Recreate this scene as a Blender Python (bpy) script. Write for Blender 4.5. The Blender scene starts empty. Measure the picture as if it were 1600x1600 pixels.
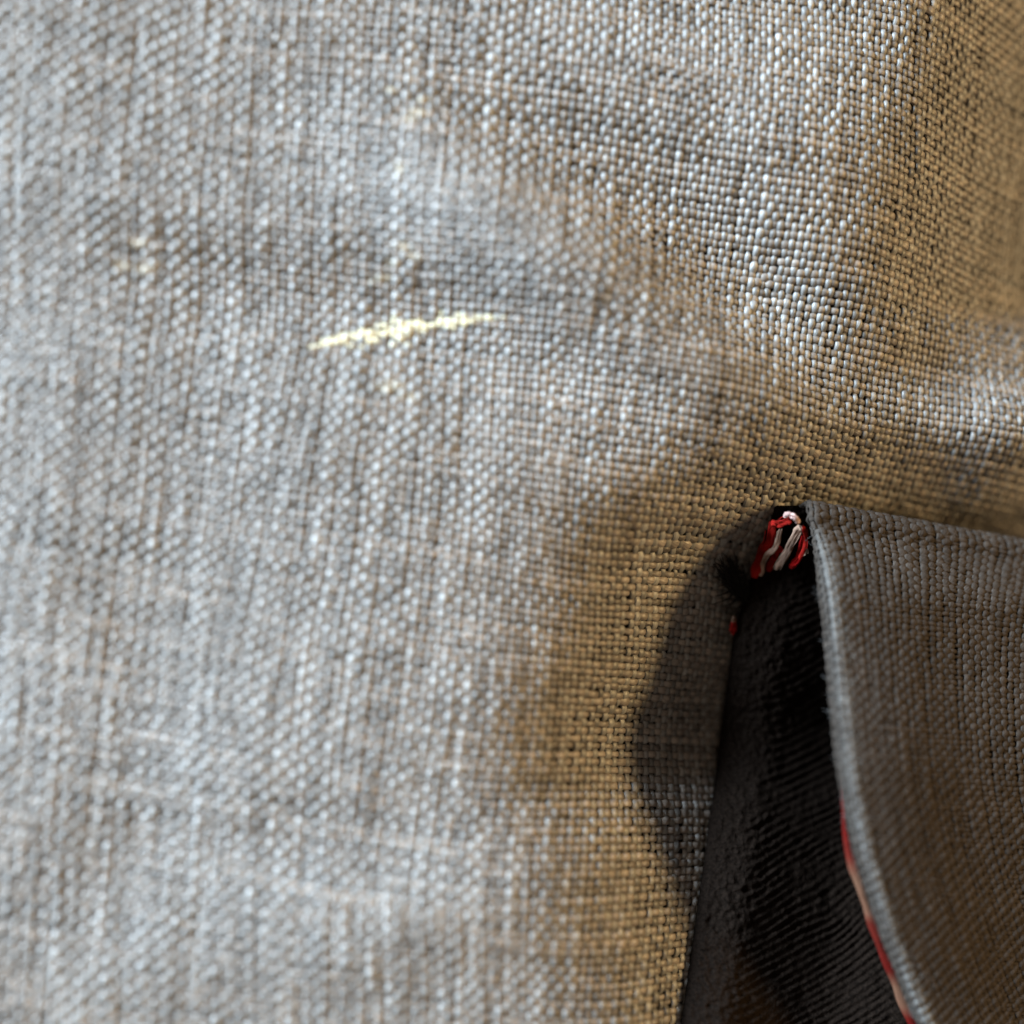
import bpy, math, random
import numpy as np
from mathutils import Vector

scene = bpy.context.scene
rng = np.random.default_rng(7)
random.seed(7)

# ------------------------------------------------------------------ camera, world, lamps, exposure
F = 1716.0            # focal length of the photograph in its own pixels (1600 wide)
H = 0.060             # camera height above the middle of the cloth, metres
cam_d = bpy.data.cameras.new("camera")
cam = bpy.data.objects.new("camera", cam_d)
scene.collection.objects.link(cam)
cam.location = (0, 0, H)
cam.rotation_euler = (0, 0, 0)
cam_d.sensor_width = 36.0
cam_d.lens = 18.0 * F / 800.0
cam_d.clip_start = 0.002
cam_d.clip_end = 10.0
cam_d.dof.use_dof = True
cam_d.dof.focus_distance = 0.0652
cam_d.dof.aperture_fstop = 9.0
scene.camera = cam

world = bpy.data.worlds.new("World")
scene.world = world
world.use_nodes = True
bg = world.node_tree.nodes["Background"]
bg.inputs["Color"].default_value = (1.0, 0.80, 0.62, 1)
bg.inputs["Strength"].default_value = 0.23

def area_lamp(name, loc, target, size, size_y, power, color):
    d = bpy.data.lights.new(name, 'AREA')
    d.shape = 'RECTANGLE'
    d.size = size
    d.size_y = size_y
    d.energy = power
    d.color = color
    o = bpy.data.objects.new(name, d)
    scene.collection.objects.link(o)
    o.location = loc
    o.rotation_euler = (Vector(target) - Vector(loc)).to_track_quat('-Z', 'Y').to_euler()
    return o

area_lamp("window_light", (-0.46, 0.29, 0.245), (0, 0, 0), 0.20, 0.20, 23.3, (0.69, 0.855, 1.0))
area_lamp("warm_lamp", (0.58, 0.11, 0.28), (0, 0, 0), 0.11, 0.11, 4.5, (1.0, 0.67, 0.29))

vs = scene.view_settings
vs.view_transform = 'Standard'
vs.look = 'None'
vs.exposure = 0.0
vs.gamma = 1.0

# ------------------------------------------------------------------ helpers
MM = 0.001
PX = H / F                       # metres per photograph pixel on the middle of the cloth
P = 0.438 * MM                   # yarn pitch

def smooth01(t):
    t = np.clip(t, 0, 1)
    return t * t * (3 - 2 * t)

def ray(u, v, depth):
    """photograph pixel at a distance below the camera -> point in the place"""
    u = np.asarray(u, float); v = np.asarray(v, float); depth = np.asarray(depth, float)
    return np.stack(np.broadcast_arrays((u - 800) / F * depth, -(v - 800) / F * depth, H - depth), -1)

def curve1(xs, ys, lo, hi, n=600, soft=14):
    """smoothed 1-D table through the given points"""
    g = np.linspace(lo, hi, n)
    t = np.interp(g, xs, ys)
    pad = soft * 3
    k = np.exp(-0.5 * (np.arange(-pad, pad + 1) / soft) ** 2); k /= k.sum()
    left = t[0] - (t[1] - t[0]) * np.arange(pad, 0, -1)
    right = t[-1] + (t[-1] - t[-2]) * np.arange(1, pad + 1)
    t = np.convolve(np.concatenate([left, t, right]), k, 'valid')
    return lambda q: np.interp(q, g, t)

def noise_table(n, corr, seed):
    r = np.random.default_rng(abs(int(seed)) * 2 + (seed < 0))
    t = r.standard_normal(n + 8 * int(corr) + 8)
    w = int(corr * 3)
    k = np.exp(-0.5 * (np.arange(-w, w + 1) / corr) ** 2); k /= math.sqrt((k ** 2).sum())
    t = np.convolve(t, k, 'same')
    return t[4 * int(corr): 4 * int(corr) + n]

_h2 = np.random.default_rng(3).standard_normal((256, 256))
def noise2(x, y, seed=0):
    """smooth value noise, roughly -1.5..1.5"""
    x = np.asarray(x, float) + 17.3 * seed; y = np.asarray(y, float) + 9.1 * seed
    xi = np.floor(x).astype(int); yi = np.floor(y).astype(int)
    fx = smooth01(x - xi); fy = smooth01(y - yi)
    g = lambda a, b: _h2[a % 256, b % 256]
    return ((g(xi, yi) * (1 - fx) + g(xi + 1, yi) * fx) * (1 - fy)
            + (g(xi, yi + 1) * (1 - fx) + g(xi + 1, yi + 1) * fx) * fy)

def mesh_from(name, verts, faces, col=None, vec=None, mat=None, smooth=True):
    """faces: (n,4) int array"""
    me = bpy.data.meshes.new(name)
    nv, nf = len(verts), len(faces)
    me.vertices.add(nv)
    me.vertices.foreach_set("co", np.ascontiguousarray(verts, np.float32).ravel())
    me.loops.add(nf * 4)
    me.loops.foreach_set("vertex_index", np.ascontiguousarray(faces, np.int32).ravel())
    me.polygons.add(nf)
    me.polygons.foreach_set("loop_start", np.arange(0, nf * 4, 4, dtype=np.int32))
    me.polygons.foreach_set("use_smooth", np.full(nf, smooth, dtype=bool))
    if col is not None:
        a = me.attributes.new("tint", 'FLOAT_COLOR', 'POINT')
        c = np.ones((nv, 4), np.float32); c[:, :3] = col
        a.data.foreach_set("color", c.ravel())
    if vec is not None:
        a = me.attributes.new("yarn", 'FLOAT_VECTOR', 'POINT')
        a.data.foreach_set("vector", np.ascontiguousarray(vec, np.float32).ravel())
    me.update()
    me.validate()
    if mat is not None:
        me.materials.append(mat)
    return me

def link(name, me, parent=None):
    o = bpy.data.objects.new(name, me)
    scene.collection.objects.link(o)
    if parent is not None:
        o.parent = parent
        o.matrix_parent_inverse = parent.matrix_world.inverted()
    return o

def empty(name, loc, label, cat):
    o = bpy.data.objects.new(name, None)
    scene.collection.objects.link(o)
    o.location = loc
    o.empty_display_size = 0.002
    o["label"] = label
    o["category"] = cat
    bpy.context.view_layer.update()
    return o

def unit(a):
    return a / np.maximum(np.linalg.norm(a, axis=-1, keepdims=True), 1e-12)

RING = np.radians([0, 48, 90, 132, 180, 270])
def tube(pts, nrm, rw, rh, col, ident=0.0, along=None, ring=RING, keep=None):
    """an elliptic yarn along pts lying on a cloth whose normal is nrm"""
    n, k = len(pts), len(ring)
    T = unit(np.gradient(pts, axis=0))
    B = unit(np.cross(T, nrm))
    N = unit(np.cross(B, T))
    rw = np.broadcast_to(rw, (n,)); rh = np.broadcast_to(rh, (n,))
    V = (pts[:, None, :] + (rw[:, None] * np.cos(ring)[None])[..., None] * B[:, None, :]
         + (rh[:, None] * np.sin(ring)[None])[..., None] * N[:, None, :]).reshape(-1, 3)
    i = np.arange(n - 1)
    if keep is not None:
        i = i[keep[:-1] & keep[1:]]
    i = i[:, None] * k; j = np.arange(k)[None]; j2 = (j + 1) % k
    Fc = np.stack([i + j, i + j2, i + k + j2, i + k + j], -1).reshape(-1, 4)
    C = np.repeat(np.broadcast_to(col, (n, 3)), k, 0)
    if along is None:
        along = np.arange(n) * 0.25
    W = np.stack([np.repeat(along, k), np.tile(np.arange(k) / k, n), np.full(n * k, ident)], -1)
    return V, Fc, C, W

def join(parts):
    o = 0; V = []; Fc = []; C = []; W = []
    for v, f, c, w in parts:
        V.append(v); Fc.append(f + o); C.append(c); W.append(w); o += len(v)
    return np.concatenate(V), np.concatenate(Fc), np.concatenate(C), np.concatenate(W)

# ------------------------------------------------------------------ materials
def nodes_of(m):
    m.use_nodes = True
    nt = m.node_tree
    return nt, nt.nodes, nt.links, nt.nodes["Principled BSDF"]

def yarn_material(name, rough, spec, sheen, bump=0.9, fibre=9.0, twist=1.4):
    m = bpy.data.materials.new(name)
    nt, N, L, b = nodes_of(m)
    at = N.new("ShaderNodeAttribute"); at.attribute_name = "tint"
    yv = N.new("ShaderNodeAttribute"); yv.attribute_name = "yarn"
    sep = N.new("ShaderNodeSeparateXYZ"); L.new(yv.outputs["Vector"], sep.inputs[0])
    mul = N.new("ShaderNodeMath"); mul.operation = 'MULTIPLY'; mul.inputs[1].default_value = fibre
    L.new(sep.outputs["Y"], mul.inputs[0])
    tw = N.new("ShaderNodeMath"); tw.operation = 'MULTIPLY_ADD'; tw.inputs[1].default_value = twist
    L.new(sep.outputs["X"], tw.inputs[0]); L.new(mul.outputs[0], tw.inputs[2])
    cmb = N.new("ShaderNodeCombineXYZ")
    L.new(tw.outputs[0], cmb.inputs["Y"]); L.new(sep.outputs["Z"], cmb.inputs["Z"])
    al = N.new("ShaderNodeMath"); al.operation = 'MULTIPLY'; al.inputs[1].default_value = 0.5
    L.new(sep.outputs["X"], al.inputs[0]); L.new(al.outputs[0], cmb.inputs["X"])
    nz = N.new("ShaderNodeTexNoise"); nz.inputs["Scale"].default_value = 1.6
    nz.inputs["Detail"].default_value = 2.0
    L.new(cmb.outputs[0], nz.inputs["Vector"])
    mr = N.new("ShaderNodeMapRange"); mr.inputs["From Min"].default_value = 0.3; mr.inputs["From Max"].default_value = 0.7
    mr.inputs["To Min"].default_value = 0.72; mr.inputs["To Max"].default_value = 1.25
    L.new(nz.outputs["Fac"], mr.inputs["Value"])
    mx = N.new("ShaderNodeMix"); mx.data_type = 'RGBA'; mx.blend_type = 'MULTIPLY'
    mx.inputs[0].default_value = 1.0
    L.new(at.outputs["Color"], mx.inputs[6]); L.new(mr.outputs[0], mx.inputs[7])
    L.new(mx.outputs[2], b.inputs["Base Color"])
    bp = N.new("ShaderNodeBump"); bp.inputs["Strength"].default_value = bump; bp.inputs["Distance"].default_value = 0.00004
    L.new(nz.outputs["Fac"], bp.inputs["Height"]); L.new(bp.outputs[0], b.inputs["Normal"])
    b.inputs["Roughness"].default_value = rough
    b.inputs["Specular IOR Level"].default_value = spec
    b.inputs["Sheen Weight"].default_value = sheen
    b.inputs["Sheen Roughness"].default_value = 0.4
    return m

M_YARN = yarn_material("polyester_yarn", 0.47, 0.75, 0.0)
M_FLAP = yarn_material("flap_yarn", 0.8, 0.05, 0.0)
M_STITCH = yarn_material("stitch_thread", 0.9, 0.06, 0.0, bump=1.0, fibre=14.0, twist=0.6)
M_BLACK = yarn_material("black_thread", 0.7, 0.2, 0.0)

def plain_material(name, color, rough, spec=0.3, scale=9000.0, amt=0.35, dist=0.00005):
    m = bpy.data.materials.new(name)
    nt, N, L, b = nodes_of(m)
    tc = N.new("ShaderNodeTexCoord")
    nz = N.new("ShaderNodeTexNoise"); nz.inputs["Scale"].default_value = scale; nz.inputs["Detail"].default_value = 3.0
    L.new(tc.outputs["Object"], nz.inputs["Vector"])
    mr = N.new("ShaderNodeMapRange"); mr.inputs["From Min"].default_value = 0.3; mr.inputs["From Max"].default_value = 0.7
    mr.inputs["To Min"].default_value = 1 - amt; mr.inputs["To Max"].default_value = 1 + amt
    L.new(nz.outputs["Fac"], mr.inputs["Value"])
    mx = N.new("ShaderNodeMix"); mx.data_type = 'RGBA'; mx.blend_type = 'MULTIPLY'; mx.inputs[0].default_value = 1.0
    mx.inputs[6].default_value = (*color, 1)
    L.new(mr.outputs[0], mx.inputs[7]); L.new(mx.outputs[2], b.inputs["Base Color"])
    bp = N.new("ShaderNodeBump"); bp.inputs["Strength"].default_value = 0.5; bp.inputs["Distance"].default_value = dist
    L.new(nz.outputs["Fac"], bp.inputs["Height"]); L.new(bp.outputs[0], b.inputs["Normal"])
    b.inputs["Roughness"].default_value = rough
    b.inputs["Specular IOR Level"].default_value = spec
    return m

M_GAP_SHADE = plain_material("gap_shade_backing", (0.012, 0.010, 0.009), 0.9, 0.1)  # near-black colour so the gaps between yarns read as shadow
M_LINING = plain_material("black_lining", (0.0070, 0.0045, 0.0033), 0.85, 0.03, scale=6200.0, amt=0.5, dist=0.00012)
M_PAINT = plain_material("pale_paint", (0.54, 0.50, 0.345), 0.5, 0.4, scale=6000.0, amt=0.18)

# ------------------------------------------------------------------ the lie of the cloth
shoulder_u = curve1([-400, 0, 450, 600, 700, 830, 1000, 1150, 1250, 1350, 1500, 1700, 2000],
                    [1560, 1480, 1370, 1230, 1050, 895, 845, 800, 805, 850, 915, 970, 1010], -400, 2000, soft=10)

#           u     v    su   sv   angle  mm
FOLDS = [(  930, 105, 300,  70,  17,  0.50),
         (  950, 265, 300,  62,  20, -0.20),
         ( 1230, 130, 150,  80,  25,  0.25),
         (  800, 410, 240,  70,  24,  0.36),
         ( 1240, 330, 150,  60,  24,  0.30),
         ( 1190, 470, 160,  60,  24, -0.32),
         (  450, 360, 260,  60,   8,  0.22),
         (  450, 470, 260,  55,   8, -0.26),
         (  560, 660, 260,  60,  14,  0.22),
         (  -40, -60, 360, 260,  12,  1.10),
         (  760,1330, 300, 250,   0,  0.60),
         (  840, 370, 260,  70,  35,  0.95),
         ( 1180, 420, 160,  70,  35, -0.65),
         (  120, 900, 70,  420,   6,  0.12),
         (  260,1050, 60,  330,   4, -0.08),
         (  520, 900, 120, 300,   0,  0.15),
         (  640,1420, 240,  60, -10,  0.26),
         (  480,1290, 240,  55,  -8, -0.18),
         (  200,1330, 60,  160,  15, -0.10),
         ( 1705, 670,  85, 110,   8,  0.95)]

def cloth_z(x, y):
    u = x / PX + 800; v = 800 - y / PX
    z = -0.10 * x - 0.05 * np.maximum(0, x + 4 * MM) ** 2 / (np.maximum(0, x + 4 * MM) + 12 * MM) - 0.03 * y
    e = 8.0
    nx2 = 1 / (1 + ((shoulder_u(v + e) - shoulder_u(v - e)) / (2 * e)) ** 2)
    d = (u - shoulder_u(v)) * np.sqrt(nx2)
    w = 42.0
    ramp = w * np.logaddexp(0, d / w)
    ramp = 620 * np.tanh(ramp / 620)
    z = z - (0.46 + 0.28 * nx2 + 0.10 * smooth01((v - 950) / 350)) * ramp * PX
    for (fu, fv, su, sv, an, mm) in FOLDS:
        c, s = math.cos(math.radians(an)), math.sin(math.radians(an))
        a = (u - fu) * c + (v - fv) * s; b = -(u - fu) * s + (v - fv) * c
        z = z + 1.7 * mm * MM * np.exp(-0.5 * ((a / su) ** 2 + (b / sv) ** 2))
    z = z + 0.06 * MM * noise2(u / 150, v / 190, 2) + 0.022 * MM * noise2(u / 50, v / 60, 5)
    return z

# in-plane lie of the yarns: foreshortened towards the right, turned a little clockwise
_xs = np.linspace(-0.05, 0.05, 2001)
_slope = 0.12 + 0.36 * smooth01((_xs + 4 * MM) / (16 * MM))
_arc = np.cumsum(np.sqrt(1 + _slope ** 2)) * (_xs[1] - _xs[0]); _arc -= np.interp(0, _xs, _arc)
ROT = math.radians(-5.0)
def cloth_xy(a, b):
    X = a * P; Y = b * P
    x = X * math.cos(ROT) - Y * math.sin(ROT)
    y = X * math.sin(ROT) + Y * math.cos(ROT)
    x2 = np.interp(x, _arc, _xs)
    u = x2 / PX; v = y / PX
    x2 = x2 + (7 * noise2(u / 260, v / 260, 11)) * PX
    y2 = y + (7 * noise2(u / 260, v / 260, 12)) * PX
    y2 = y2 - 0.075 * x2 * np.clip((900 - v) / 800, -0.3, 1.2)
    return x2, y2
def cloth(a, b):
    x, y = cloth_xy(a, b)
    return np.stack([x, y, cloth_z(x, y)], -1)
def frame_normals(S, a, b, e=0.25):
    da = S(a + e, b) - S(a - e, b); db = S(a, b + e) - S(a, b - e)
    n = unit(np.cross(da, db))
    return -n if S.__name__ == "flap" else n

def project(p):
    d = H - p[..., 2]
    return p[..., 0] / d * F + 800, 800 - p[..., 1] / d * F

# ------------------------------------------------------------------ yarn colours (heathered)
C_WARP_D = np.array([0.080, 0.076, 0.071]); C_WARP_L = np.array([0.27, 0.268, 0.262])
C_WEFT_D = np.array([0.078, 0.066, 0.057]); C_WEFT_L = np.array([0.26, 0.222, 0.192])
def heather(n, per, seed, dark, light, mean=0.45, spread=0.25):
    slow = noise_table(n, per * 9, seed); mid = noise_table(n, per * 2.2, seed + 5000); fast = noise_table(n, per * .8, seed + 9000)
    t = np.clip(mean + spread * (0.6 * slow + 0.5 * mid + 0.7 * fast) + 0.09 * np.random.default_rng(abs(int(seed)) * 2 + (seed < 0)).standard_normal(), 0, 1)
    return dark + (light - dark) * t[:, None]

# pale worn specks
SPECKS = [(632, 385, 12, 9), (612, 412, 9, 8), (648, 402, 8, 7), (600, 436, 10, 6), (585, 438, 7, 6),
          (662, 158, 12, 5), (655, 176, 14, 5), (640, 186, 8, 5), (612, 140, 10, 5), (625, 262, 10, 8),
          (215, 380, 14, 7), (228, 420, 16, 9), (190, 415, 12, 8), (610, 605, 22, 8), (640, 620, 14, 6)]
def speckle(u, v, col):
    m = np.zeros_like(u)
    for (su, sv, a, b) in SPECKS:
        m = np.maximum(m, np.exp(-(((u - su) / a) ** 2 + ((v - sv) / b) ** 2)))
    m = np.clip(m * 0.9 - 0.12, 0, 0.5)[:, None]
    return col * (1 - m) + np.array([0.52, 0.47, 0.36]) * m

def streak_mask(u, v):
    cu = np.clip((u - 475) / 325, 0, 1)
    cv = 545 - 50 * cu - 8 * np.sin(cu * np.pi)
    half = 15.0 * np.interp(cu, [0, .06, .2, .45, .62, .8, 1], [.08, .25, .7, 1, .8, .45, .15])
    d = np.abs(v - cv) / np.maximum(half, .5)
    rag = 0.50 * noise2(u / 10, v / 5, 41) + 0.35 * noise2(u / 4, v / 4, 42)
    return ((u > 470) & (u < 802)) * (1.0 - d + rag)

# ------------------------------------------------------------------ woven cloth
SUB = 4
A_AMP = 0.205 * P
def wave(t):
    c = np.cos(np.pi * t)
    return np.sign(c) * np.abs(c) ** 0.75

def hidden_by_pocket(u, v):
    """cloth cut away inside the pocket's opening and under its flap"""
    left = np.interp(v, [905, 985, 1150, 1350, 1600, 1800], [1194, 1164, 1142, 1116, 1080, 1053])
    return (v > 905) & (u > left)

base = empty("woven_cloth", (0, 0, -0.004), "grey brown woven cloth with visible heathered yarns, spread under the pocket", "cloth")
a_lo, a_hi, b_lo, b_hi = -78, 94, -80, 84

def crimp(p):
    """warp stands proud on the near left, weft near the pocket"""
    u, v = project(p)
    near = np.exp(-(((u - 1080) / 260) ** 2 + ((v - 1050) / 330) ** 2))
    return 0.035 * smooth01((1150 - u) / 700) + 0.01 - 0.09 * near
def make_yarn(S, axis, idx, lo, hi, dark, light, rw, rh, amp, seed, tint_fn=None, cull=None, mean=0.45, bal_fn=None, pitch=P, spread=0.20):
    n = int((hi - lo) * SUB) + 1
    t = lo + np.arange(n) / SUB
    lat = 0.085 * noise_table(n, 6 * SUB, seed + 1) + 0.06 * noise_table(n, 1.5 * SUB, seed + 2)
    fix = np.full(n, float(idx)) + lat
    a, b = (fix, t) if axis == 0 else (t, fix)
    p = S(a, b)
    nr = frame_normals(S, a, b)
    w = wave(t + idx) * (1 if axis == 0 else -1)
    slub = 1 + 0.10 * noise_table(n, 5 * SUB, seed + 3) + 0.09 * noise_table(n, 1.2 * SUB, seed + 4)
    side = S(fix + 0.5, t) - S(fix - 0.5, t) if axis == 0 else S(t, fix + 0.5) - S(t, fix - 0.5)
    local = np.clip(np.linalg.norm(side, axis=1) / pitch, 0.6, 1.9)
    bal = (bal_fn or crimp)(p) * (1 if axis == 0 else -1)
    p = p + nr * (amp * w + bal * pitch + 0.05 * pitch * noise_table(n, 1.2 * SUB, seed + 6))[:, None]
    rw_ = rw * slub * local * (1 + 0.08 * w + 0.7 * bal); rh_ = rh * slub
    col = heather(n, SUB, seed + 7, dark, light, mean, spread)
    u, v = project(p)
    if tint_fn is not None:
        col = tint_fn(u, v, col, idx, t)
    keep = ~cull(u, v) if cull is not None else np.ones(n, bool)
    cuts = np.flatnonzero(np.diff(np.concatenate([[0], keep.astype(int), [0]])))
    runs = []
    for k0, k1 in zip(cuts[::2], cuts[1::2]):
        if k1 - k0 >= 6:
            q = slice(k0, k1)
            runs.append(tube(p[q], nr[q], rw_[q], rh_[q], col[q], ident=float(idx) * 3.7, along=t[q]))
    return runs

def compact(V, Fc, C, W):
    used = np.zeros(len(V), bool); used[Fc.ravel()] = True
    re = np.cumsum(used) - 1
    return V[used], re[Fc], C[used], W[used]

def out_or_hidden(u, v):
    return (u < -110) | (u > 1710) | (v < -110) | (v > 1710) | hidden_by_pocket(u, v)

def paint_tint(u, v, col):
    m = np.clip(streak_mask(u, v) * 1.6, 0, 1)[:, None]
    return col * (1 - m) + np.array([0.52, 0.48, 0.33]) * m
tf = lambda u, v, c, i, t: paint_tint(u, v, speckle(u, v, c))
for i in range(a_lo, a_hi + 1):
    r = make_yarn(cloth, 0, i, b_lo, b_hi, C_WARP_D, C_WARP_L, 0.455 * P, 0.25 * P, A_AMP * 1.05, 1000 + i * 13, tf, out_or_hidden)
    for q in r: link("warp_yarn", mesh_from("warp_yarn", *q, M_YARN), base)
for j in range(b_lo, b_hi + 1):
    r = make_yarn(cloth, 1, j, a_lo, a_hi, C_WEFT_D, C_WEFT_L, 0.44 * P, 0.25 * P, A_AMP * 0.95, 7000 + j * 13, tf, out_or_hidden)
    for q in r: link("weft_yarn", mesh_from("weft_yarn", *q, M_YARN), base)

def grid_faces(n, m):
    i = np.arange(n - 1)[:, None] * m; j = np.arange(m - 1)[None]
    return np.stack([i + j, i + j + 1, i + m + j + 1, i + m + j], -1).reshape(-1, 4)

ga, gb = np.meshgrid(np.arange(a_lo, a_hi + 1, 1.0), np.arange(b_lo, b_hi + 1, 1.0), indexing='ij')
gp = cloth(ga, gb) - frame_normals(cloth, ga, gb) * (0.34 * P)
link("shade_backing", mesh_from("shade_backing", gp.reshape(-1, 3), grid_faces(*ga.shape), mat=M_GAP_SHADE), base)  # dark sheet added behind the yarns as painted gap shade

M_FAR = bpy.data.materials.new("cloth_beyond")
nt, N, L, bs = nodes_of(M_FAR)
at = N.new("ShaderNodeAttribute"); at.attribute_name = "yarn"
sp = N.new("ShaderNodeSeparateXYZ"); L.new(at.outputs["Vector"], sp.inputs[0])
def _sine(sock):
    m1 = N.new("ShaderNodeMath"); m1.operation = 'MULTIPLY'; m1.inputs[1].default_value = math.pi; L.new(sock, m1.inputs[0])
    m2 = N.new("ShaderNodeMath"); m2.operation = 'SINE'; L.new(m1.outputs[0], m2.inputs[0]); return m2.outputs[0]
mm_ = N.new("ShaderNodeMath"); mm_.operation = 'MULTIPLY'; L.new(_sine(sp.outputs["X"]), mm_.inputs[0]); L.new(_sine(sp.outputs["Y"]), mm_.inputs[1])
cr = N.new("ShaderNodeMapRange"); cr.inputs["From Min"].default_value = -1; cr.inputs["To Min"].default_value = 0.03; cr.inputs["To Max"].default_value = 0.14
L.new(mm_.outputs[0], cr.inputs["Value"]); L.new(cr.outputs[0], bs.inputs["Base Color"])
bpn = N.new("ShaderNodeBump"); bpn.inputs["Strength"].default_value = 0.8; bpn.inputs["Distance"].default_value = 0.0001
L.new(mm_.outputs[0], bpn.inputs["Height"]); L.new(bpn.outputs[0], bs.inputs["Normal"])
bs.inputs["Roughness"].default_value = 0.7; bs.inputs["Specular IOR Level"].default_value = 0.15
oa, ob = np.meshgrid(np.arange(a_lo - 60, a_hi + 61, 1.0), np.arange(b_lo - 60, b_hi + 61, 1.0), indexing='ij')
op = cloth(oa, ob)
ou, ov = project(op)
of = grid_faces(*oa.shape)
fu, fv = ou.ravel()[of], ov.ravel()[of]
inside = ((fu > -104) & (fu < 1704) & (fv > -104) & (fv < 1704)).all(1)
Vo, Fo, Co, Wo = compact(op.reshape(-1, 3), of[~inside], np.ones((op.size // 3, 3)), np.stack([oa, ob, 0 * oa], -1).reshape(-1, 3))
link("cloth_margin", mesh_from("cloth_margin", Vo, Fo, vec=Wo, mat=M_FAR), base)

# ------------------------------------------------------------------ pocket flap: a standing rim, the cloth rolled over it
rim_u = curve1([0, .03, .10, .18, .32, .46, .60, .74, .88, 1.0, 1.2], [1277, 1287, 1301, 1310, 1323, 1337, 1363, 1403, 1456, 1516, 1636], 0, 1.2, soft=8)
rim_v = curve1([0, .03, .10, .18, .32, .46, .60, .74, .88, 1.0, 1.2], [812, 832, 888, 954, 1086, 1220, 1345, 1470, 1600, 1710, 1890], 0, 1.2, soft=6)
SMAX = 1.28
def bz(u, v):
    d = 0.066
    x = (u - 800) / F * d; y = -(v - 800) / F * d
    return cloth_z(x, y)
Z_TIP = float(bz(1240.0, 790.0))
def rim_depth(s):
    h = 3.2 + 2.3 * smooth01(s / 0.16) + 2.9 * smooth01((s - .1) / .38) - 2.4 * smooth01((s - .55) / .5)
    return H - (Z_TIP - 0.0012 * np.clip(s, 0, 1) + h * MM)

PF = 0.305 * MM          # the flap is a finer cloth
ROLL = 1.7 * PF
def flap_raw(s, w):
    """s down the rim, w across in metres from the rim (>=0)"""
    s = np.clip(s, 0, 1.3)
    q = w / (0.0355 * MM * 0.92)           # across, in photograph pixels
    fan = np.exp(-s / 0.16)
    u = rim_u(s) + q * (1.0 + 0.35 * fan)
    v = rim_v(s) + q * (0.22 * fan + 0.02)
    # cross-section: round shoulder at the top edge
    dep = rim_depth(s) + 0.62 * w
    dep = dep - 0.35 * MM * np.exp(-((q - 70) / 60.0) ** 2) * smooth01(s / .3)
    dep = dep + 0.06 * MM * noise2(u / 120, v / 160, 21)
    return ray(u, v, dep)

RIM_LEN = 34.0 * MM
_ss = np.linspace(0, 1.3, 800)
_fl = flap_raw(_ss, np.full(800, 3.0 * MM))
_fa = np.concatenate([[0], np.cumsum(np.linalg.norm(np.diff(_fl, axis=0), axis=1))])
FOLD_R = 1.0 * MM
def flap(a, b):
    """a: warp number across (0 on the rim, negative round the roll), b: weft number down the rim (negative over the top fold)"""
    s = np.interp(np.maximum(b, 0) * PF, _fa, _ss)
    w = a * PF
    pos = flap_raw(s, np.maximum(w, 0))
    # the roll under the rim
    e = 0.004
    p0 = flap_raw(s, np.zeros_like(w)); p1 = flap_raw(s, np.full_like(w, 0.3 * MM))
    out = unit(p0 - p1)
    dn = flap_raw(s + e, np.zeros_like(w)) - flap_raw(np.maximum(s - e, 0), np.zeros_like(w))
    nn = unit(np.cross(unit(dn), -out)); nn = nn * np.sign(nn[..., 2:3] + 1e-9)
    R = ROLL * (0.6 + 0.4 * smooth01(s / .12))
    ang = np.clip(-w / R, 0, 3.3)
    back = np.maximum(-w / R - 3.3, 0) * R
    rolled = p0 + out * (R * np.sin(ang) - back)[..., None] + nn * (R * (np.cos(ang) - 1))[..., None]
    pos = np.where((w < 0)[..., None], rolled, pos)
    # the fold along the top: over, then down to the cloth
    over = np.maximum(-b, 0) * PF
    th = np.clip(over / FOLD_R, 0, 1.75)
    drop = np.maximum(over / FOLD_R - 1.75, 0) * FOLD_R
    up = np.array([0.10, 0.99, 0.0])
    pos = pos + up * (FOLD_R * np.sin(th) - 0.17 * drop)[..., None]
    pos[..., 2] += FOLD_R * (np.cos(th) - 1) - 0.98 * drop
    return pos

pocket = empty("pocket_flap", tuple(flap_raw(np.array(0.3), np.array(0.004))), "brown pocket flap with painted-in shade, standing open, with a pale worn rolled edge", "pocket flap")
C_FL_DIM_D = np.array([0.027, 0.0215, 0.0178]); C_FL_DIM_L = np.array([0.050, 0.0400, 0.0335])  # yarn colours darkened to stand in for the flap facing away from light
NA, NB, NT = 69, int(np.interp(SMAX, _ss, _fa) / PF), -23
def flap_tint(u, v, col, axis, idx, t):
    a = np.full_like(t, float(idx)) if axis == 0 else t
    worn = np.exp(-((a + 0.6) / 1.0) ** 2) * (0.75 + 0.35 * noise_table(len(t), 3 * SUB, 40 + int(idx) * 3 + axis))
    bb = t if axis == 0 else np.full_like(t, float(idx))
    worn = (np.clip(worn, 0, 1) * smooth01((bb - 0.5) / 5))[:, None]
    return col * (1 - worn) + np.array([0.115, 0.110, 0.104]) * worn
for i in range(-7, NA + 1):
    r = make_yarn(flap, 0, i, NT, NB, C_FL_DIM_D, C_FL_DIM_L, 0.46 * PF, 0.25 * PF, 0.19 * PF, 20000 + i * 13,
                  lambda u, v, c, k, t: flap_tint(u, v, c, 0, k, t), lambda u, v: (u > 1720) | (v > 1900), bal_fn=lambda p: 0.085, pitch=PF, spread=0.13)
    for q in r: link("warp_yarn", mesh_from("warp_yarn", *q, M_FLAP), pocket)
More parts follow.
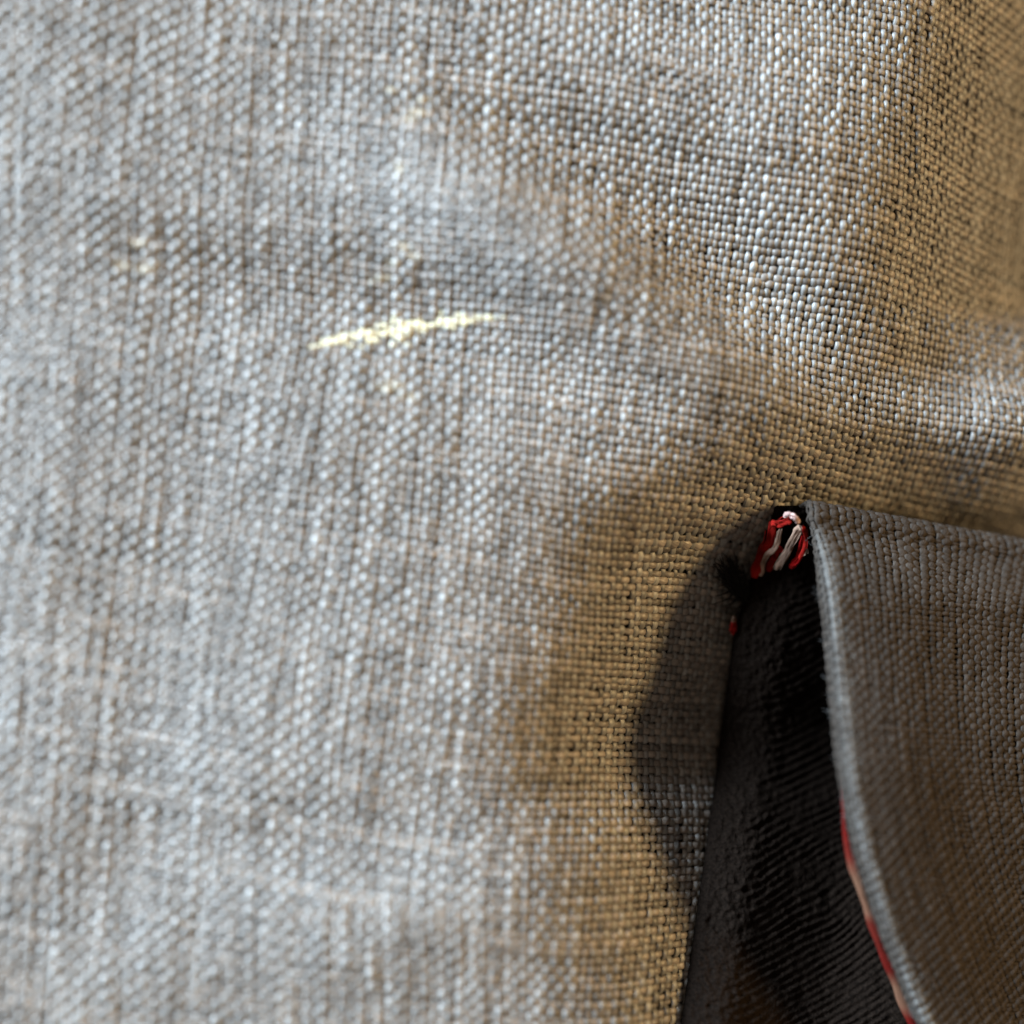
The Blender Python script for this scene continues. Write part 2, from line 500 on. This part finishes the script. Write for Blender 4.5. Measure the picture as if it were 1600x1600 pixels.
for j in range(NT, NB + 1):
    r = make_yarn(flap, 1, j, -7, NA, C_FL_DIM_D, C_FL_DIM_L, 0.46 * PF, 0.25 * PF, 0.19 * PF, 30000 + j * 13,
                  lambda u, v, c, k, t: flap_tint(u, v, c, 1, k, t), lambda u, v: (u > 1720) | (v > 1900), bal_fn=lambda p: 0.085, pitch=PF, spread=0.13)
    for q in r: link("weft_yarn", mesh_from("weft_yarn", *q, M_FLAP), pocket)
fa, fb = np.meshgrid(np.concatenate([np.arange(-7, NA + 1, .5), np.arange(NA + 1, NA + 50, 2.0)]), np.arange(NT, NB + 1, 1.0), indexing='ij')  # runs on unseen past the yarns, added to stop warm light leaking under
fp = flap(fa, fb) - frame_normals(flap, fa, fb) * (0.36 * PF)
link("shade_backing", mesh_from("shade_backing", fp.reshape(-1, 3), grid_faces(*fa.shape), mat=M_GAP_SHADE), pocket)

# worn fibres standing off the rim
def fibres(S, aa, bb, length, rad, lift, tint, seed, flat=0.5):
    rr = np.random.default_rng(seed); out = []
    for a0, b0 in zip(aa, bb):
        a1 = np.array([a0]); b1 = np.array([b0])
        p0 = S(a1, b1)[0]; n0 = frame_normals(S, a1, b1)[0]
        d = rr.normal(size=3); d -= n0 * (d @ n0); d /= np.linalg.norm(d) + 1e-9
        d2 = np.cross(n0, d) * rr.normal() * .6
        L = length * rr.uniform(.5, 1.6); h = lift * rr.uniform(.3, 1.2)
        t = np.linspace(0, 1, 8)
        pts = p0 + n0 * P * .3 + L * (t[:, None] * d * flat + (t ** 2)[:, None] * d2) + (n0 * h)[None] * np.sin(t * rr.uniform(1.5, 3.0))[:, None]
        out.append(tube(pts, np.tile(n0, (8, 1)), rad * np.linspace(1, .4, 8), rad * np.linspace(1, .4, 8), np.array(tint) * rr.uniform(.7, 1.3),
                        ident=a0, along=t, ring=np.radians([0, 120, 240])))
    return join(out)
rf = np.random.default_rng(91)
fz = link("fuzz", mesh_from("fuzz", *fibres(flap, rf.normal(-1.0, 1.3, 420), rf.uniform(1, NB - 2, 420), 0.55 * MM, 0.011 * MM, 0.22 * MM, (0.16, 0.155, 0.15), 92), M_FLAP), pocket)
fz["kind"] = "stuff"
ca_, cb_ = rf.uniform(a_lo + 8, 40, 170), rf.uniform(b_lo + 8, b_hi - 8, 170)
fz = link("fuzz", mesh_from("fuzz", *fibres(cloth, ca_, cb_, 0.8 * MM, 0.007 * MM, 0.10 * MM, (0.22, 0.21, 0.20), 93, flat=1.0), M_YARN), base)
fz["kind"] = "stuff"

# red and cream trim showing under the rim
def trim_point(s, q):
    """q -1..1 across the tape"""
    c = flap(np.full_like(s, -4.0), np.interp(s, _ss, _fa) / PF)
    u, v = project(c); d = H - c[..., 2]
    wid = (7.0 + 1.2 * noise2(s * 30, s * 0 + 3.0, 51)) * smooth01((s - 0.48) / 0.16) + 1.0
    return ray(u - 8 * smooth01((s - .45) / .13) + q * wid, v + 2, d + 0.8 * MM + 0.10 * MM * q ** 2)
ts, tq = np.meshgrid(np.linspace(0.45, SMAX, 220), np.linspace(-1, 1, 13), indexing='ij')
tp = trim_point(ts, tq)
tp[..., 2] += 0.04 * MM * np.cos(ts * 900) * np.cos(tq * 9)
band = np.clip(2.2 * noise_table(220, 7, 77), -1, 1)[:, None] * np.ones((1, 13))
sband = np.interp(ts, [0.40, 0.56, 0.60, 0.64, 0.70, 0.72, 0.80, 0.83, 0.86, 0.88, 1.0, 1.1], [0, 0, .1, 0.9, .8, 0.1, 0.0, .9, .8, 0, 0, 1])
tc = np.array([0.11, 0.007, 0.005]) * (1 - sband[..., None]) + np.array([0.17, 0.09, 0.055]) * sband[..., None]
under = tp.copy(); under[..., 2] -= 0.18 * MM
n0 = tp.shape[0] * tp.shape[1]
f_top = grid_faces(*ts.shape)
edge = []
for k in range(ts.shape[0] - 1):
    a0, a1 = k * 13, (k + 1) * 13
    edge += [(a0, a1, a1 + n0, a0 + n0), (a0 + 12, a0 + 12 + n0, a1 + 12 + n0, a1 + 12)]
Vt = np.concatenate([tp.reshape(-1, 3), under.reshape(-1, 3)])
Ft = np.concatenate([f_top, f_top[:, ::-1] + n0, np.array(edge)])
Ct = np.concatenate([tc.reshape(-1, 3)] * 2)
Wt = np.concatenate([np.stack([ts * 80, tq, 0 * ts], -1).reshape(-1, 3)] * 2)
link("trim_tape", mesh_from("trim_tape", Vt, Ft, Ct, Wt, M_STITCH), pocket)

# ------------------------------------------------------------------ black lining inside the pocket
lin_u = curve1([780, 800, 850, 900, 985, 1150, 1350, 1600, 1800], [1214, 1203, 1190, 1172, 1146, 1124, 1098, 1062, 1035], 780, 1900, soft=8)
LN, LMm = 560, 160
lv, lt = np.meshgrid(np.linspace(790, 1900, LN), np.linspace(0, 1, LMm), indexing='ij')
s_of_v = np.interp(lv, rim_v(np.linspace(0, 1.2, 300)), np.linspace(0, 1.2, 300))
lu0 = lin_u(lv); lu1 = rim_u(s_of_v) + 40
lu = lu0 + (lu1 - lu0) * lt
wpx = lu - lu0
edge_z = bz(lu0, lv)
lz = edge_z + 0.75 * MM * np.sqrt(np.clip(wpx / 14, 0, 1)) + 0.5 * MM * np.exp(-((wpx - 55) / 45) ** 2) * smooth01((lv - 900) / 150) \
    - 2.6 * MM * smooth01((wpx - 60) / 190)
lz = lz - 0.3 * MM * smooth01((900 - lv) / 40)
rib = np.sin((lv + 0.42 * wpx + 0.0006 * wpx ** 2 + 5 * noise2(lu / 60, lv / 90, 31)) / 15.5 * 2 * np.pi)
jit = noise2(lu / 22, lv / 26, 33)
rot = lambda ang, sc, k: noise2((lu * math.cos(ang) + lv * math.sin(ang)) / sc, (lv * math.cos(ang) - lu * math.sin(ang)) / sc, k)
loop = 0.040 * MM * (rot(0.5, 6.5, 34) + rot(1.15, 6.0, 35) + 0.7 * rot(-0.3, 8.0, 37)) * (1 - 0.55 * smooth01((wpx - 70) / 60))
lz = lz + 0.055 * MM * (1 + 0.45 * noise2(lu / 40, lv / 30, 36)) * rib * smooth01((wpx - 45) / 60) + 0.03 * MM * noise2(lu / 14.0, lv / 18.0, 32) + loop
lz[:, 0] = edge_z[:, 0] - 0.3 * MM
lp = ray(lu, lv, H - lz)
lining = link("pocket_lining", mesh_from("pocket_lining", lp.reshape(-1, 3), grid_faces(LN, LMm), mat=M_LINING))
lining["label"] = "black ribbed knit lining inside the open pocket, beside the worn rim"
lining["category"] = "lining"

# ------------------------------------------------------------------ red and white stitched label at the pocket corner
def thread_path(pts, n=40):
    pts = np.array(pts, float)
    t = np.linspace(0, 1, len(pts)); g = np.linspace(0, 1, n)
    out = np.stack([np.interp(g, t, pts[:, k]) for k in range(pts.shape[1])], 1)
    k = np.array([1, 2, 3, 2, 1.]); k /= k.sum()
    for _ in range(2):
        q = np.pad(out, ((2, 2), (0, 0)), mode='edge')
        out = np.stack([np.convolve(q[:, c], k, 'valid') for c in range(q.shape[1])], 1)
        out[0] = pts[0]; out[-1] = pts[-1]
    return out
RED = np.array([0.25, 0.011, 0.008]); CREAM = np.array([0.27, 0.175, 0.13]); PINK = np.array([0.33, 0.215, 0.195]); DRED = np.array([0.26, 0.006, 0.006])
STRIPES = [  # colour, px width, height mm, path (u, v)
    (RED, 15, 1.5, [(1179, 903), (1187, 872), (1192, 858), (1202, 851), (1205, 830), (1207, 815)]),
    (RED, 13, 1.7, [(1204, 818), (1216, 820), (1228, 815), (1236, 812)]),
    (RED, 12, 1.6, [(1200, 893), (1207, 872), (1216, 860), (1223, 858)]),
    (CREAM, 10, 1.85, [(1188, 900), (1193, 880), (1199, 867), (1211, 858), (1216, 843), (1219, 826)]),
    (PINK, 9, 1.9, [(1225, 808), (1232, 804), (1240, 808), (1247, 818)]),
    (DRED, 13, 1.5, [(1235, 887), (1246, 876), (1253, 860), (1257, 838)]),
    (CREAM, 13, 1.9, [(1213, 890), (1226, 868), (1237, 848), (1247, 830), (1252, 824)]),
    (RED, 7, 2.0, [(1250, 874), (1257, 856), (1259, 840), (1254, 822)]),
    (CREAM, 5, 1.7, [(1260, 846), (1260, 858), (1257, 868)]),
]
tag = empty("stitched_label", tuple(ray(1215, 860, H - float(bz(1215., 860.)) - 0.001)), "small red and cream stitched label frayed at the pocket's corner", "label")
for si, (colr, wid, hh, path) in enumerate(STRIPES):
    base_p = thread_path(path)
    d = np.gradient(base_p, axis=0); d /= np.maximum(np.linalg.norm(d, axis=1, keepdims=True), 1e-9)
    perp = np.stack([-d[:, 1], d[:, 0]], 1)
    parts = []
    def lay(uv):
        return bz(uv[:, 0], uv[:, 1]) + (hh + 3.2 * smooth01((uv[:, 0] - 1185) / 90)) * MM
    # the flat folded ribbon, ragged along its edges
    uv = base_p + perp * (0.8 * noise_table(40, 4, 500 + si))[:, None]
    z = lay(uv) + 0.06 * MM * noise_table(40, 4, 900 + si)
    nr = unit(np.stack([0.25 * noise_table(40, 5, 950 + si) - 0.2, 0.2 * noise_table(40, 5, 960 + si), np.ones(40)], 1))
    c = colr * (1 + 0.22 * noise_table(40, 2, 300 + si))[:, None].clip(0.4, 1.6)
    rwid = 0.5 * wid * PX * (1 + 0.12 * noise_table(40, 1.5, 700 + si)) * np.interp(np.arange(40), [0, 3, 36, 39], [.55, 1, 1, .6])
    parts.append(tube(ray(uv[:, 0], uv[:, 1], H - z), nr, rwid, 1.9 * PX, c, ident=si * 7.3, along=np.arange(40) * .3, ring=np.radians(np.arange(0, 360, 30))))
    # loose filaments on it
    for q in range(max(2, int(wid / 3))):
        off = rng.uniform(-.5, .5) * wid
        e0, e1 = rng.integers(0, 14), 40 - rng.integers(0, 10)
        uv = base_p + perp * (off + 1.2 * noise_table(40, 5, 520 + si * 20 + q)[:, None])
        z = lay(uv) + 0.13 * MM + 0.05 * MM * noise_table(40, 3, 990 + si * 20 + q)
        pts = ray(uv[:, 0], uv[:, 1], H - z)[e0:e1]
        parts.append(tube(pts, nr[e0:e1], .75 * PX, .7 * PX, c[e0:e1] * rng.uniform(.7, 1.3), ident=si * 7 + q, along=np.arange(len(pts)) * .3, ring=np.radians([0, 90, 180, 270])))
    link("stitch", mesh_from("stitch", *join(parts), M_STITCH), tag)

# red thread end beside the lining
scrap = []
for q in range(7):
    uv = thread_path([(1148 + q * .6 - 2, 962 + q), (1146 + 1.2 * q - 4, 975), (1141 + 1.5 * q, 992 - abs(q - 3) * 2)], 16)
    z = bz(uv[:, 0], uv[:, 1]) + 0.9 * MM + .1 * MM * noise_table(16, 3, 60 + q)
    c = np.where((np.arange(16) < 6)[:, None] & (q % 2 == 0), CREAM, RED) * 0.9
    scrap.append(tube(ray(uv[:, 0], uv[:, 1], H - z), np.tile([0, 0, 1.0], (16, 1)), 1.5 * PX, 1.4 * PX, c, ident=q, along=np.arange(16) * .3))
o = link("thread_scrap", mesh_from("thread_scrap", *join(scrap), M_STITCH))
o["label"] = "tiny red thread end poking out at the lining's left edge"; o["category"] = "thread"

# black frayed tuft
tuft = []
r2 = np.random.default_rng(12)
for q in range(130):
    k = r2.uniform(0, 1)
    su, sv = 1168 - 22 * k + r2.normal() * 4, 938 - 34 * k + r2.normal() * 6
    L = r2.uniform(14, 44); an = math.radians(r2.normal(238, 24) if q % 4 else r2.uniform(120, 260))
    eu, ev = su + L * math.cos(an), sv + L * math.sin(an) + r2.normal() * 6
    mu, mv = (su + eu) / 2 + r2.normal() * 6, (sv + ev) / 2 + r2.normal() * 6
    uv = thread_path([(su, sv), (mu, mv), (eu, ev)], 14)
    z = bz(uv[:, 0], uv[:, 1]) + MM * (0.5 + 0.5 * np.sin(np.linspace(0, np.pi, 14)) * r2.uniform(.2, 1.2))
    tuft.append(tube(ray(uv[:, 0], uv[:, 1], H - z), np.tile([0, 0, 1.0], (14, 1)), np.linspace(2.0, .6, 14) * PX, np.linspace(1.9, .6, 14) * PX,
                     np.array([0.008, 0.007, 0.007]), ident=q, along=np.arange(14) * .3))
o = link("thread_tuft", mesh_from("thread_tuft", *join(tuft), M_BLACK))
o["label"] = "frayed tuft of black threads on the cloth left of the stitched label"; o["category"] = "thread tuft"

# ------------------------------------------------------------------ pale yellow paint smear
su, sv = np.meshgrid(np.arange(480, 812, 1.5), np.arange(470, 575, 1.5), indexing='ij')
# cloth relief under the paint: invert the lie of the cloth locally
x = (su - 800) * PX; y = (800 - sv) * PX
zz = cloth_z(x, y); 
for _ in range(3):
    dd = H - zz; x = (su - 800) / F * dd; y = (800 - sv) / F * dd; zz = cloth_z(x, y)
ia, ib = np.meshgrid(np.arange(-60, 20, .25), np.arange(-10, 50, .25), indexing='ij')
cx, cy = cloth_xy(ia, ib)
# affine fit (a, b) from (x, y) in this patch
sel = (np.abs(cx - x.mean()) < 8 * MM) & (np.abs(cy - y.mean()) < 4 * MM)
Amat = np.stack([cx[sel], cy[sel], np.ones(sel.sum()), cx[sel] ** 2, cx[sel] * cy[sel], cy[sel] ** 2], 1)
ca, *_ = np.linalg.lstsq(Amat, ia[sel], rcond=None); cb, *_ = np.linalg.lstsq(Amat, ib[sel], rcond=None)
Q = np.stack([x, y, np.ones_like(x), x * x, x * y, y * y], -1)
aa = Q @ ca; bb = Q @ cb
def yarn_top(frac, w, rh, amp):
    return amp * w + rh * np.sqrt(np.clip(1 - (frac / 0.47) ** 2, 0, 1)) - (np.abs(frac) > 0.47) * P * .2
ja, jb = np.round(aa), np.round(bb)
top_w = yarn_top(aa - ja, wave(bb + ja), .27 * P, A_AMP * 1.05); top_f = yarn_top(bb - jb, -wave(aa + jb), .27 * P, A_AMP * .95)
top = np.maximum(np.maximum(top_w, top_f), 0.12 * P)
mk = streak_mask(su, sv)
zz = zz + top * 0.55 + 0.24 * P + 0.02 * P * np.clip(mk, 0, 1)
pp = ray(su, sv, H - zz)
ff = grid_faces(*su.shape)
okf = (mk.ravel()[ff].min(1) > 0.30)
V, Fc, C, W = compact(pp.reshape(-1, 3), ff[okf], np.ones((pp.size // 3, 3)), np.zeros((pp.size // 3, 3)))
o = link("paint_smear", mesh_from("paint_smear", V, Fc, mat=M_PAINT))
sd = o.modifiers.new("thickness", 'SOLIDIFY'); sd.thickness = 0.00004; sd.offset = -1
o["label"] = "pale yellow paint smear, a short tapering streak across the cloth"; o["category"] = "paint mark"
